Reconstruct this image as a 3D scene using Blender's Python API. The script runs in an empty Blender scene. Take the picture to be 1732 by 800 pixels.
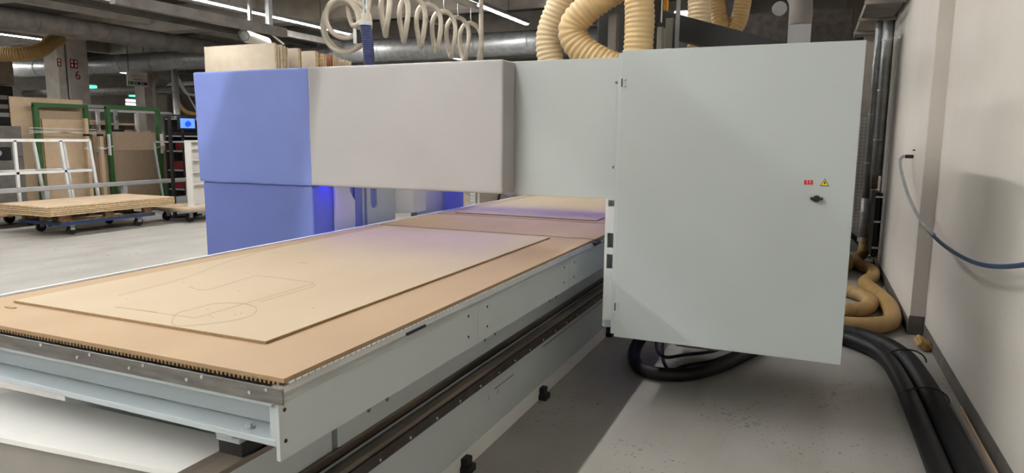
import bpy, bmesh, math, random
from mathutils import Vector, Matrix, noise
random.seed(7)
C = bpy.context.scene.collection
S = bpy.context.scene

# ------------------------------------------------------------------ camera, world, exposure
HC = 1.6                                    # eye height above the floor
RX = Vector((0.916, 0.401, 0.008)); FPX = 1158.0
v1 = Vector((512, 163, -FPX)).normalized()                   # hall axis (+Y) in camera axes
up = -Vector((-69, -8026, -FPX)).normalized()                # plumb direction in camera axes
xr = v1.cross(up).normalized(); up = xr.cross(v1).normalized()
ROT = Matrix((xr, v1, up))                                   # camera axes -> hall axes
cam_d = bpy.data.cameras.new('camera'); cam = bpy.data.objects.new('camera', cam_d); C.objects.link(cam)
cam_d.sensor_fit = 'HORIZONTAL'; cam_d.sensor_width = 36; cam_d.lens = 36 * FPX / 1732
cam_d.clip_start = 0.05; cam_d.clip_end = 200
cam.matrix_world = Matrix.Translation((0, 0, HC)) @ ROT.to_4x4()
S.camera = cam
w = bpy.data.worlds.new('world'); S.world = w; w.use_nodes = True
w.node_tree.nodes['Background'].inputs[0].default_value = (0.75, 0.85, 1, 1)
w.node_tree.nodes['Background'].inputs[1].default_value = 0.0
S.view_settings.view_transform = 'Standard'; S.view_settings.look = 'None'
S.view_settings.gamma = 1; S.view_settings.use_curve_mapping = False
S.view_settings.exposure = 1.97
LAMP = 34.0                                 # radiance of the ceiling light strips

def ray(px, py): return ROT @ Vector((px - 866, -(py - 400), -FPX))
def ony(px, py, y):
    d = ray(px, py); return Vector((0, 0, HC)) + d * (y / d.y)
def onx(px, py, x):
    d = ray(px, py); return Vector((0, 0, HC)) + d * (x / d.x)
def onz(px, py, z):
    d = ray(px, py); return Vector((0, 0, HC)) + d * ((z - HC) / d.z)

# ------------------------------------------------------------------ materials
M = {}
def mat(name, col, rough=0.6, metal=0.0, var=0.08, scale=6.0, bump=0.0, bscale=60.0, col2=None, spec=0.4, stretch=(1, 1, 1), detail=4, emit=None, estr=0):
    m = bpy.data.materials.new(name); m.use_nodes = True; nt = m.node_tree; b = nt.nodes['Principled BSDF']
    b.inputs['Roughness'].default_value = rough; b.inputs['Metallic'].default_value = metal
    b.inputs['Specular IOR Level'].default_value = spec
    tc = nt.nodes.new('ShaderNodeTexCoord'); mp = nt.nodes.new('ShaderNodeMapping'); mp.inputs['Scale'].default_value = stretch
    nt.links.new(tc.outputs['Object'], mp.inputs[0])
    nz = nt.nodes.new('ShaderNodeTexNoise'); nz.inputs['Scale'].default_value = scale; nz.inputs['Detail'].default_value = detail
    nt.links.new(mp.outputs[0], nz.inputs[0])
    mx = nt.nodes.new('ShaderNodeMix'); mx.data_type = 'RGBA'
    c2 = col2 or tuple(max(0, c * (1 - 2 * var)) for c in col)
    c1 = col if col2 else tuple(min(1, c * (1 + var)) for c in col)
    mx.inputs[6].default_value = (*c1, 1); mx.inputs[7].default_value = (*c2, 1)
    rp = nt.nodes.new('ShaderNodeMapRange'); rp.inputs[1].default_value = 0.3; rp.inputs[2].default_value = 0.7
    nt.links.new(nz.outputs[0], rp.inputs[0]); nt.links.new(rp.outputs[0], mx.inputs[0])
    nt.links.new(mx.outputs[2], b.inputs['Base Color'])
    if bump:
        n2 = nt.nodes.new('ShaderNodeTexNoise'); n2.inputs['Scale'].default_value = bscale; n2.inputs['Detail'].default_value = 3
        nt.links.new(mp.outputs[0], n2.inputs[0])
        bp = nt.nodes.new('ShaderNodeBump'); bp.inputs['Strength'].default_value = bump; bp.inputs['Distance'].default_value = 0.01
        nt.links.new(n2.outputs[0], bp.inputs['Height']); nt.links.new(bp.outputs[0], b.inputs['Normal'])
    if emit:
        b.inputs['Emission Color'].default_value = (*emit, 1); b.inputs['Emission Strength'].default_value = estr
    M[name] = m; return m

def nodes_of(m): return m.node_tree.nodes, m.node_tree.links, m.node_tree.nodes['Principled BSDF']
mat('paint_grey', (0.445, 0.485, 0.485), 0.45, var=0.02, scale=2, bump=0.05, bscale=400)
mat('paint_door', (0.42, 0.465, 0.46), 0.42, var=0.015, scale=2, bump=0.05, bscale=500)
mat('paint_blue_grey', (0.41, 0.465, 0.49), 0.4, var=0.03, scale=3, bump=0.08, bscale=120)
mat('paint_pale', (0.53, 0.56, 0.56), 0.45, var=0.02)
mat('edge_white', (0.75, 0.78, 0.78), 0.4, var=0.01)
mat('fabric_grey', (0.40, 0.395, 0.395), 0.75, var=0.03, scale=1.5, bump=0.35, bscale=7, spec=0.25)
mat('fabric_blue', (0.215, 0.285, 0.66), 0.72, var=0.05, scale=1.5, bump=0.3, bscale=6, spec=0.3)
mat('panel_blue', (0.16, 0.21, 0.54), 0.55, var=0.04, scale=2, bump=0.1, bscale=8)
mat('mdf', (0.36, 0.25, 0.145), 0.62, col2=(0.30, 0.20, 0.11), scale=2.2, stretch=(1, 0.35, 1), bump=0.04, bscale=200, detail=8)
mat('mdf_light', (0.395, 0.315, 0.215), 0.6, col2=(0.36, 0.28, 0.18), scale=2.0, stretch=(1, 0.4, 1), bump=0.04, bscale=200, detail=8)
mat('mdf_edge', (0.30, 0.20, 0.10), 0.8, var=0.1, scale=40)
mat('pencil_line', (0.30, 0.225, 0.145), 0.8, var=0.05)
mat('stainless', (0.23, 0.225, 0.215), 0.38, 0.9, var=0.15, scale=8, stretch=(1, 6, 6), bump=0.03)
mat('aluminium', (0.60, 0.61, 0.60), 0.38, 0.9, var=0.05, scale=6)
mat('galvanised', (0.50, 0.52, 0.53), 0.42, 0.6, var=0.12, scale=9, detail=8)
mat('galvanised_dull', (0.19, 0.175, 0.16), 0.6, 0.3, var=0.15, scale=5, detail=8)
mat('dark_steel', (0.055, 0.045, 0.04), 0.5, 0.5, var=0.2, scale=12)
mat('rail_brown', (0.20, 0.165, 0.13), 0.45, 0.6, var=0.25, scale=10, stretch=(1, 0.15, 1))
mat('black', (0.012, 0.012, 0.012), 0.5, var=0.2)
mat('rubber', (0.008, 0.008, 0.009), 0.5, var=0.2, scale=20)
mat('white_laminate', (0.70, 0.70, 0.675), 0.4, var=0.02)
mat('grey_body', (0.27, 0.255, 0.235), 0.55, var=0.04)
mat('concrete', (0.42, 0.39, 0.345), 0.85, var=0.10, scale=3, bump=0.2, bscale=30, detail=8)
mat('ceiling_dark', (0.10, 0.096, 0.09), 0.9, var=0.2, scale=2)
mat('base_paint', (0.16, 0.15, 0.135), 0.7, var=0.12, scale=8, detail=8)
mat('brown_wall', (0.10, 0.075, 0.06), 0.9, var=0.15, scale=2)
mat('green_steel', (0.045, 0.145, 0.045), 0.45, var=0.1)
mat('white_steel', (0.62, 0.63, 0.62), 0.4, var=0.04)
mat('grey_steel', (0.36, 0.37, 0.38), 0.4, 0.3, var=0.05)
mat('chipboard', (0.46, 0.345, 0.24), 0.8, col2=(0.38, 0.28, 0.19), scale=30, detail=6)
mat('chipboard_pale', (0.66, 0.50, 0.34), 0.75, col2=(0.58, 0.43, 0.28), scale=6, detail=8)
mat('board_beige', (0.50, 0.43, 0.34), 0.7, var=0.05, scale=5)
mat('board_edge', (0.60, 0.45, 0.26), 0.75, var=0.2, scale=25)
mat('board_red', (0.35, 0.13, 0.06), 0.7, var=0.1)
mat('plywood_top', (0.58, 0.44, 0.30), 0.6, var=0.08, scale=4)
mat('pallet_wood', (0.33, 0.20, 0.10), 0.85, var=0.25, scale=12)
mat('dolly_blue', (0.02, 0.05, 0.13), 0.5, var=0.1)
mat('hose_tan', (0.60, 0.43, 0.21), 0.32, var=0.06, scale=3, spec=0.5)
mat('hose_cream', (0.68, 0.54, 0.33), 0.34, var=0.06, scale=3, spec=0.5)
mat('hose_amber', (0.46, 0.30, 0.115), 0.35, var=0.1, scale=5, spec=0.5)
mat('hose_grey', (0.46, 0.41, 0.33), 0.5, var=0.08, scale=6)
mat('hose_navy', (0.016, 0.022, 0.09), 0.45, var=0.1)
mat('air_blue', (0.04, 0.08, 0.17), 0.35, var=0.1)
mat('red', (0.50, 0.015, 0.03), 0.5, var=0.03)
mat('maroon', (0.16, 0.012, 0.02), 0.5, var=0.03)
mat('sign_white', (0.72, 0.70, 0.66), 0.5, var=0.02)
mat('yellow', (0.80, 0.58, 0.03), 0.5, var=0.02)
mat('orange', (0.75, 0.33, 0.02), 0.5, var=0.05)
mat('sign_green', (0.04, 0.22, 0.06), 0.5, var=0.02)
mat('sign_blue', (0.02, 0.05, 0.25), 0.5, var=0.02)
mat('sign_text', (0.30, 0.28, 0.27), 0.6, var=0.02)
mat('foam', (0.55, 0.36, 0.14), 0.9, var=0.25, scale=40, bump=0.6, bscale=50)
mat('screen', (0.05, 0.12, 0.35), 0.3, emit=(0.12, 0.25, 0.8), estr=0.35)
mat('screen_mark', (0.01, 0.05, 0.4), 0.3, emit=(0.01, 0.06, 0.6), estr=0.3)
mat('exit_glow', (0.05, 0.5, 0.25), 0.4, emit=(0.1, 0.9, 0.55), estr=0.7)
mat('lamp', (1, 1, 1), 0.5, emit=(1.0, 0.975, 0.935), estr=LAMP)
mat('lamp_far', (1, 1, 1), 0.5, emit=(1.0, 0.97, 0.95), estr=2.2)
mat('led_violet', (0.2, 0.15, 0.8), 0.5, emit=(0.10, 0.05, 1.0), estr=6.5)
mat('film', (0.8, 0.8, 0.8), 0.2, var=0.02)

def floor_material():
    m = mat('floor_concrete', (0.40, 0.385, 0.36), 0.6, col2=(0.31, 0.30, 0.275), scale=1.1, bump=0.06, bscale=40, detail=10)
    n, l, b = nodes_of(m)
    tc = n.new('ShaderNodeTexCoord')
    def spots(scale, lo, hi, seedw, width):
        v = n.new('ShaderNodeTexVoronoi'); v.inputs['Scale'].default_value = scale
        l.new(tc.outputs['Object'], v.inputs[0])
        k = n.new('ShaderNodeTexNoise'); k.inputs['Scale'].default_value = 1.7; l.new(tc.outputs['Object'], k.inputs[0])
        mr = n.new('ShaderNodeMapRange'); mr.inputs[1].default_value = 0.40; mr.inputs[2].default_value = 0.72; mr.inputs[3].default_value = lo; mr.inputs[4].default_value = hi
        l.new(k.outputs[0], mr.inputs[0])
        lt = n.new('ShaderNodeMath'); lt.operation = 'LESS_THAN'; l.new(v.outputs['Distance'], lt.inputs[0]); l.new(mr.outputs[0], lt.inputs[1])
        return lt.outputs[0]
    cur = b.inputs['Base Color'].links[0].from_socket
    for sc, lo, hi, f in ((6, 0.0, 0.20, 0.30), (13, 0.02, 0.24, 0.5), (30, 0.05, 0.26, 0.6)):
        s = spots(sc, lo, hi, 0, 0)
        mu = n.new('ShaderNodeMath'); mu.operation = 'MULTIPLY'; mu.inputs[1].default_value = f; l.new(s, mu.inputs[0])
        mx = n.new('ShaderNodeMix'); mx.data_type = 'RGBA'; mx.inputs[7].default_value = (0.11, 0.095, 0.08, 1)
        l.new(mu.outputs[0], mx.inputs[0]); l.new(cur, mx.inputs[6]); cur = mx.outputs[2]
    # long dirty smears along the hall
    mp = n.new('ShaderNodeMapping'); mp.inputs['Scale'].default_value = (2.2, 0.5, 1); l.new(tc.outputs['Object'], mp.inputs[0])
    k = n.new('ShaderNodeTexNoise'); k.inputs['Scale'].default_value = 1.3; k.inputs['Detail'].default_value = 8; l.new(mp.outputs[0], k.inputs[0])
    mr = n.new('ShaderNodeMapRange'); mr.inputs[1].default_value = 0.45; mr.inputs[2].default_value = 0.8; mr.inputs[4].default_value = 0.5; l.new(k.outputs[0], mr.inputs[0])
    mx = n.new('ShaderNodeMix'); mx.data_type = 'RGBA'; mx.inputs[7].default_value = (0.22, 0.205, 0.18, 1)
    l.new(mr.outputs[0], mx.inputs[0]); l.new(cur, mx.inputs[6]); l.new(mx.outputs[2], b.inputs['Base Color'])
floor_material()
def wall_material():
    m = mat('wall_paint', (0.73, 0.69, 0.635), 0.8, col2=(0.67, 0.63, 0.575), scale=1.4, bump=0.12, bscale=90, detail=9)
    n, l, b = nodes_of(m); tc = n.new('ShaderNodeTexCoord')
    v = n.new('ShaderNodeTexVoronoi'); v.inputs['Scale'].default_value = 11; l.new(tc.outputs['Object'], v.inputs[0])
    lt = n.new('ShaderNodeMath'); lt.operation = 'LESS_THAN'; lt.inputs[1].default_value = 0.055; l.new(v.outputs['Distance'], lt.inputs[0])
    mu = n.new('ShaderNodeMath'); mu.operation = 'MULTIPLY'; mu.inputs[1].default_value = 0.35; l.new(lt.outputs[0], mu.inputs[0])
    cur = b.inputs['Base Color'].links[0].from_socket
    mx = n.new('ShaderNodeMix'); mx.data_type = 'RGBA'; mx.inputs[7].default_value = (0.25, 0.22, 0.19, 1)
    l.new(mu.outputs[0], mx.inputs[0]); l.new(cur, mx.inputs[6]); l.new(mx.outputs[2], b.inputs['Base Color'])
wall_material()

# ------------------------------------------------------------------ mesh helpers
class MB:
    def __init__(s): s.v = []; s.f = []
    def add(s, vs, fs):
        k = len(s.v); s.v += [tuple(p) for p in vs]; s.f += [tuple(i + k for i in f) for f in fs]; return s
    def box(s, x0, y0, z0, x1, y1, z1):
        return s.add([(x0, y0, z0), (x1, y0, z0), (x1, y1, z0), (x0, y1, z0), (x0, y0, z1), (x1, y0, z1), (x1, y1, z1), (x0, y1, z1)],
                     [(0, 3, 2, 1), (4, 5, 6, 7), (0, 1, 5, 4), (1, 2, 6, 5), (2, 3, 7, 6), (3, 0, 4, 7)])
    def prism(s, poly, axis, a, b):                  # polygon in the two other axes, extruded along axis from a to b
        def P(p, t):
            if axis == 'x': return (t, p[0], p[1])
            if axis == 'y': return (p[0], t, p[1])
            return (p[0], p[1], t)
        n = len(poly)
        fs = [tuple(range(n)), tuple(range(2 * n - 1, n - 1, -1))] + [(i, i + n, (i + 1) % n + n, (i + 1) % n) for i in range(n)]
        return s.add([P(p, a) for p in poly] + [P(p, b) for p in poly], fs)
    def bar(s, p, q, wd, ht=None, up=(0, 0, 1)):
        p = Vector(p); q = Vector(q); ht = ht or wd; d = (q - p).normalized(); u = Vector(up)
        if abs(d.dot(u)) > 0.95: u = Vector((1, 0, 0))
        a = d.cross(u).normalized() * wd / 2; c = a.cross(d).normalized() * ht / 2
        vs = [e + sa * a + sc * c for e in (p, q) for sa, sc in ((-1, -1), (1, -1), (1, 1), (-1, 1))]
        return s.add(vs, [(0, 1, 2, 3), (7, 6, 5, 4), (0, 4, 5, 1), (1, 5, 6, 2), (2, 6, 7, 3), (3, 7, 4, 0)])
    def tube(s, path, r, n=10, caps=True, hollow=False):
        path = [Vector(p) for p in path]; R = r if isinstance(r, (list, tuple)) else [r] * len(path)
        t0 = (path[1] - path[0]).normalized(); a = t0.orthogonal().normalized(); k = len(s.v); vs = []; fs = []
        for i, p in enumerate(path):
            t = (path[min(i + 1, len(path) - 1)] - path[max(i - 1, 0)]).normalized()
            a = (a - t * a.dot(t)).normalized(); b = t.cross(a)
            for j in range(n):
                th = 2 * math.pi * j / n; vs.append(p + (a * math.cos(th) + b * math.sin(th)) * R[i])
        for i in range(len(path) - 1):
            for j in range(n): fs.append((i * n + j, i * n + (j + 1) % n, (i + 1) * n + (j + 1) % n, (i + 1) * n + j))
        if caps: fs.append(tuple(range(n - 1, -1, -1))); fs.append(tuple((len(path) - 1) * n + j for j in range(n)))
        return s.add(vs, fs)
    def cyl(s, p, q, r, n=16): return s.tube([p, q], r, n)
    def disc(s, p, ax, r, h, n=10):
        ax = Vector(ax).normalized(); return s.cyl(Vector(p), Vector(p) + ax * h, r, n)
    def build(s, name, m, parent=None, smooth=False, bevel=0.0, seg=2, kind=None):
        me = bpy.data.meshes.new(name); me.from_pydata(s.v, [], s.f); me.materials.append(M[m])
        bm = bmesh.new(); bm.from_mesh(me); bmesh.ops.recalc_face_normals(bm, faces=bm.faces); bm.to_mesh(me); bm.free()
        return link(name, me, parent, smooth, bevel, seg, kind)
def link(name, me, parent=None, smooth=False, bevel=0.0, seg=2, kind=None):
    o = bpy.data.objects.new(name, me); C.objects.link(o)
    if smooth:
        me.polygons.foreach_set('use_smooth', [True] * len(me.polygons)); me.set_sharp_from_angle(angle=math.radians(40))
    if bevel:
        b = o.modifiers.new('bevel', 'BEVEL'); b.width = bevel; b.segments = seg; b.limit_method = 'ANGLE'; b.angle_limit = 0.6
    if parent is not None:
        o.parent = parent; o.location = -wloc(parent)
    if kind: o['kind'] = kind
    return o
def wloc(o):
    v = o.location.copy()
    while o.parent: o = o.parent; v += o.location
    return v
def tag(o, label, cat, group=None):
    o['label'] = label; o['category'] = cat
    if group: o['group'] = group
    return o
def thing(name, label, cat, loc=(0, 0, 0), group=None):
    o = bpy.data.objects.new(name, None); C.objects.link(o); o.location = loc; o.empty_display_size = 0.1
    return tag(o, label, cat, group)
def struct(o): o['kind'] = 'structure'; return o
def spline(pts, n=12):                                # Catmull-Rom through points
    P = [Vector(p) for p in pts]; P = [2 * P[0] - P[1]] + P + [2 * P[-1] - P[-2]]; out = []
    for i in range(1, len(P) - 2):
        a, b, c, d = P[i - 1:i + 3]
        for k in range(n):
            t = k / n; out.append(0.5 * (2 * b + (c - a) * t + (2 * a - 5 * b + 4 * c - d) * t * t + (3 * b - a - 3 * c + d) * t ** 3))
    out.append(P[-2]); return out
def resample(path, step):
    out = [path[0]]; acc = 0
    for a, b in zip(path, path[1:]):
        L = (b - a).length; pos = step - acc
        while pos <= L: out.append(a.lerp(b, pos / L)); pos += step
        acc = (acc + L) % step if L else acc
    return out
def ribbed(pts, r, pitch, depth, n=20):               # corrugated suction hose
    path = resample(spline(pts, 24), pitch / 4)
    R = [r - depth * (0.0, 0.25, 1.0, 0.25)[i % 4] for i in range(len(path))]
    return MB().tube(path, R, n)
def text_mesh(body, size, thick=0.0006):
    cu = bpy.data.curves.new('t', 'FONT'); cu.body = body; cu.size = size; cu.extrude = thick; cu.align_x = 'CENTER'; cu.align_y = 'CENTER'
    o = bpy.data.objects.new('t', cu); C.objects.link(o); dg = bpy.context.evaluated_depsgraph_get()
    me = bpy.data.meshes.new_from_object(o.evaluated_get(dg)); bpy.data.objects.remove(o); return me
def text(name, body, size, m, loc, rot, parent=None):
    me = text_mesh(body, size); me.materials.clear(); me.materials.append(M[m])
    me.transform(Matrix.Translation(loc) @ rot.to_4x4()); return link(name, me, parent)
FACE_Y = Matrix(((1, 0, 0), (0, 0, -1), (0, 1, 0)))                 # reads from -Y
FACE_X = Matrix(((0, 0, 1), (1, 0, 0), (0, 1, 0)))                  # reads from +X
def padded(name, lo, hi, r, m, parent, nx=40, nz=24, amp=0.006, fr=2.2, sag=0.0, seed=0):   # upholstered box with soft corners
    lo = Vector(lo); hi = Vector(hi); bm = bmesh.new(); bmesh.ops.create_cube(bm, size=2)
    bmesh.ops.subdivide_edges(bm, edges=bm.edges, cuts=nx, use_grid_fill=True)
    for v in bm.verts:
        p = Vector([math.copysign(1 - (1 - abs(c)) ** 1.6 if abs(c) < 1 else 1, c) for c in v.co])
        q = Vector([lo[i] + (hi[i] - lo[i]) * (p[i] + 1) / 2 for i in range(3)])
        cl = Vector([min(max(q[i], lo[i] + r), hi[i] - r) for i in range(3)]); d = q - cl
        if d.length > 1e-9: q = cl + d.normalized() * r
        e = noise.noise(Vector((q.x * fr + seed, q.y * fr, q.z * fr))) + 0.5 * noise.noise(Vector((q.x * fr * 2.7, q.y * 5 + seed, q.z * fr * 2.7)))
        q.y -= amp * e * (1 if v.co.y < 0 else 0); q.z -= amp * 0.6 * e
        q.z -= sag * (1 - p.x * p.x) * (1 if p.z > 0.9 else 0)
        v.co = q
    me = bpy.data.meshes.new(name); bm.to_mesh(me); bm.free(); me.materials.append(M[m])
    return link(name, me, parent, smooth=False) if False else _smooth(link(name, me, parent))
def _smooth(o):
    o.data.polygons.foreach_set('use_smooth', [True] * len(o.data.polygons)); return o
def drill(o, p, ax, r, depth):                          # a real round hole
    cut = MB().cyl(Vector(p) - Vector(ax) * .01, Vector(p) + Vector(ax) * depth, r, 16).build('cutter', 'black')
    cut.location = -wloc(o) * 0; b = o.modifiers.new('hole', 'BOOLEAN'); b.operation = 'DIFFERENCE'; b.object = cut; b.solver = 'EXACT'
    me = bpy.data.meshes.new_from_object(o.evaluated_get(bpy.context.evaluated_depsgraph_get())); o.modifiers.clear(); o.data = me; bpy.data.objects.remove(cut)
def copy_tree(o, parent=None):
    c = o.copy(); C.objects.link(c); c.parent = parent
    for ch in list(o.children): copy_tree(ch, c)
    return c

# ------------------------------------------------------------------ hall shell
XL, XR, XR2, Y0, Y1, ZC = -30.0, 0.93, 0.82, -8.0, 26.0, 4.9
struct(MB().box(XL, Y0, -0.1, 1.2, Y1, 0).build('floor', 'floor_concrete'))
struct(MB().box(XL - .2, Y0 - .2, ZC, 1.2, Y1 + .2, ZC + .2).build('ceiling', 'ceiling_dark'))
struct(MB().box(XR, Y0, 0, 1.2, 6.42, ZC).build('wall_right', 'wall_paint'))
wf = struct(MB().box(XR2, 6.42, 0, 1.2, Y1, ZC).build('wall_right_far', 'wall_paint', bevel=0.006))
struct(MB().box(XL, Y1, 0, 1.2, Y1 + .2, ZC).build('wall_back', 'concrete'))
struct(MB().box(XL - .2, Y0, 0, XL, Y1, ZC).build('wall_left', 'concrete'))
struct(MB().box(XL, Y0 - .2, 0, 1.2, Y0, ZC).build('wall_front', 'concrete'))
struct(MB().box(XR - .005, Y0, 0, XR, 6.42, 0.105).build('baseboard_right', 'base_paint'))
struct(MB().box(XR2 - .005, 6.42, 0, XR2, 14, 0.12).box(XR2 - .005, 6.415, 0, XR, 6.42, 0.16).build('baseboard_right_far', 'base_paint'))
struct(MB().box(XR2 - .012, 9.3, 0.3, XR2, 9.34, 4.2).build('trim_1', 'edge_white'))
for i, y in enumerate((-2.5, 3.5, 9.0, 13.4, 17.5, 22.0)):
    struct(MB().box(XL, y - .22, 4.25, 1.0, y + .22, ZC).build('trim_%d' % (i + 2), 'concrete'))
for i, x in enumerate((-27, -23.4, -19.8, -16.2, -12.6, -9, -5.4, -1.8)):
    struct(MB().box(x - .1, Y0, 4.45, x + .1, Y1, ZC).build('trim_%d' % (i + 8), 'concrete'))

# ------------------------------------------------------------------ ceiling light strips, all running along the hall
def light_strip(x, y0, y1, z, label, where=None):
    pre, suf = (where + '_', '_offscreen') if where else ('', '')
    t = thing(pre + 'light_strip' + suf, label, 'light', (x, (y0 + y1) / 2, z), 'ceiling light strips')
    MB().prism([(x - .07, z + .02), (x - .045, z + .09), (x + .045, z + .09), (x + .07, z + .02), (x + .035, z + .012), (x - .035, z + .012)], 'y', y0, y1).build('housing', 'grey_steel', t)
    MB().box(x - .032, y0 + .02, z, x + .032, y1 - .02, z + .012).build(pre + 'diffuser' + suf, 'lamp', t)
    k = max(2, int((y1 - y0) / 2.6))
    for i in range(k):
        y = y0 + (i + .5) * (y1 - y0) / k
        MB().cyl((x, y, z + .09), (x, y, ZC - .026), 0.006, 6).build('suspension_wire', 'dark_steel', t)
L = light_strip
# strips that the photograph shows
L(-5.84, 10.1, 14.1, 4.0, 'white linear ceiling light ending above the silver duct behind the looped hoses')
L(-10.36, 6.2, 14.2, 4.0, 'long white linear ceiling light passing behind the hose coil above the boards')
L(-10.36, 16.4, 19.6, 4.0, 'white linear ceiling light seen below the looped hoses')
L(-18.5, 4, 11.9, 4.0, 'white linear ceiling light above the thick brown hose beside the column')
L(-25.3, 8, 16.3, 4.0, 'white linear ceiling light below the thick brown hose beside the column')
L(-25.3, 18.3, 19.6, 4.0, 'short white linear ceiling light beside the hanging hall sign')
# the same rows going on over the machine and behind the camera, as their shadows on the machine, floor and wall show
L(-2.45, -7.4, 9.4, 4.38, 'white linear ceiling light hanging above the router table', 'table')
L(-3.9, -7.4, -0.2, 4.38, 'white linear ceiling light hanging in front of the blue gantry tower', 'tower')
L(-5.84, -7.0, 9.9, 4.0, 'white linear ceiling light continuing the row over the hose rails', 'hose_rail')
L(-10.36, 1, 6.0, 4.0, 'white linear ceiling light continuing the row over the open floor', 'open_floor')

# ------------------------------------------------------------------ router table (fixed bed)
TX0, TX1, TY0, TY1, TZ = -2.95, -1.27, 1.38, 7.5, 0.95
bed = thing('router_table', 'long pale grey steel router table carrying brown fibreboard sheets', 'machine table', (-2.1, 4.4, 0))
MB().box(TX0 + .02, TY0 + .005, .925, TX1 - .012, TY1, .937).build('grid_plate', 'black', bed)
# ribs of the grid plate that show along the front and the side edges
rib = None
def ribs(n, fn, name, m):
    first = None
    for i in range(n):
        p, sz = fn(i)
        if first is None:
            mb = MB().box(-sz[0] / 2, -sz[1] / 2, -sz[2] / 2, sz[0] / 2, sz[1] / 2, sz[2] / 2); first = mb.build(name, m, bed); o = first
        else:
            o = first.copy(); C.objects.link(o)
        o.location = Vector(p) - wloc(bed)
ribs(104, lambda i: ((TX0 + .03 + i * .0158, TY0 + .005, .9325), (.0072, .010, .009)), 'front_rib', 'mdf_edge')
ribs(104, lambda i: ((TX1 - .006, TY0 + .03 + i * .0275, .9325), (.012, .0215, .009)), 'edge_clip', 'edge_white')
MB().prism([(TX0, .885), (TX0, .93), (TX1 + .014, .93), (TX1 + .014, .885)], 'y', 1.356, 1.362).build('front_strip', 'stainless', bed, bevel=0.001)
for i in range(9):
    x = TX1 - .04 - i * .118 if i % 2 == 0 else TX1 - .10 - (i - 1) * .118
    z = .922 if i % 2 == 0 else .905
    MB().disc((x - (0.0), 1.356, z), (0, -1, 0), .0052, .003, 10).build('screw', 'galvanised', bed)
# front I-beam
MB().box(TX0, 1.362, .872, TX1 - .03, 1.50, .886).box(TX0, 1.45, .775, TX1 - .03, 1.462, .872).box(TX0, 1.372, .752, TX1 - .03, 1.50, .772).build('front_beam', 'paint_blue_grey', bed, bevel=0.003)
MB().box(TX1 - .062, 1.385, .772, TX1 - .048, 1.45, .872).box(TX1 - .05, 1.375, .76, TX1 - .03, 1.40, .885).build('beam_end_plate', 'paint_blue_grey', bed, bevel=0.002)
bo = MB().disc((-1.43, 1.405, .772), (0, 0, 1), .017, .004, 16).disc((-1.43, 1.405, .776), (0, 0, 1), .011, .010, 6).build('bolt', 'galvanised', bed)
# side rail profile and side apron in panels
MB().prism([(TX1 - .03, .93), (TX1 + .002, .93), (TX1 + .012, .918), (TX1 + .012, .912), (TX1 - .004, .895), (TX1 + .004, .888), (TX1 - .03, .88)], 'y', 1.362, TY1).build('side_rail', 'aluminium', bed)
MB().box(TX1 - .005, 1.97, .914, TX1 + .015, 2.10, .923).build('rail_stop', 'black', bed)
MB().box(TX1 - .005, 4.2, .913, TX1 + .02, 4.33, .934).build('rail_stop', 'black', bed)
for a, b in ((1.372, 2.585), (2.588, 3.80), (3.803, 5.0), (5.003, TY1)):
    pn = MB().box(TX1 - .03, a, .712, TX1 - .016, b, .886).build('apron_panel', 'paint_grey', bed, bevel=0.0015)
    for yy in (a + .09 if a > 1.4 else a + .022, b - .09):
        for zz in (.855, .765):
            MB().disc((TX1 - .016, yy, zz), (1, 0, 0), .0058, .002, 12).disc((TX1 - .014, yy, zz), (1, 0, 0), .0025, .001, 6).build('screw', 'dark_steel', pn)
body = MB().box(TX0 + .05, 1.82, .1, TX1 - .175, TY1, .90).build('body', 'paint_grey', bed, bevel=0.004)
for yy in (2.0, 2.12, 2.98, 3.1, 3.9, 4.02):
    MB().disc((TX1 - .175, yy, .60), (1, 0, 0), .010, .003, 12).build('bolt_head', 'galvanised_dull', bed)
# gantry guide rail with bolts
gr = MB().box(TX1 - .18, 1.0, .455, TX1 - .06, TY1, .50).build('guide_rail', 'dark_steel', bed, bevel=0.004)
MB().box(TX1 - .105, 1.0, .50, TX1 - .068, TY1, .522).build('rail_head', 'rail_brown', gr, bevel=0.004)
MB().box(TX1 - .18, 1.0, .50, TX1 - .165, TY1, .53).build('rail_lip', 'rail_brown', gr, bevel=0.003)
MB().box(TX1 - .14, 1.0, .50, TX1 - .128, TY1, .512).build('rail_groove', 'aluminium', gr)
b0 = None
for i in range(26):
    y = 1.9 + i * .2
    if b0 is None: b0 = MB().disc((0, 0, 0), (1, 0, 0), .006, .004, 8).build('rail_bolt', 'galvanised', gr); o = b0
    else: o = b0.copy(); C.objects.link(o)
    o.location = Vector((TX1 - .06, y, .472)) - wloc(gr)
MB().box(TX1 - .19, 1.0, .1, TX1 - .178, TY1, .455).build('lower_panel', 'paint_grey', bed, bevel=0.003)
for y in (3.02, 3.13):
    drill(body, (TX1 - .175, y, .28), (-1, 0, 0), .014, .08)
MB().box(TX1 - .18, 3.1, .3, TX1 - .174, 3.35, .304).box(TX1 - .18, 3.8, .33, TX1 - .174, 5.4, .334).build('seam', 'dark_steel', bed)
MB().box(TX0 + .1, 1.83, 0, TX1 - .185, TY1, .1).build('plinth', 'white_laminate', bed)
for y in (2.77, 3.80, 5.3):
    MB().box(TX1 - .185, y - .04, 0, TX1 - .135, y + .04, .035).box(TX1 - .185, y - .03, .035, TX1 - .15, y + .03, .075).build('foot', 'black', bed, bevel=0.004)
MB().box(-1.555, 1.40, .715, -1.465, 1.56, .735).box(-1.54, 1.385, .735, -1.475, 1.56, .752).build('levelling_block', 'paint_blue_grey', bed, bevel=0.003)
MB().box(-1.555, 1.41, .672, -1.465, 1.56, .715).build('pad', 'black', bed)
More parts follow.
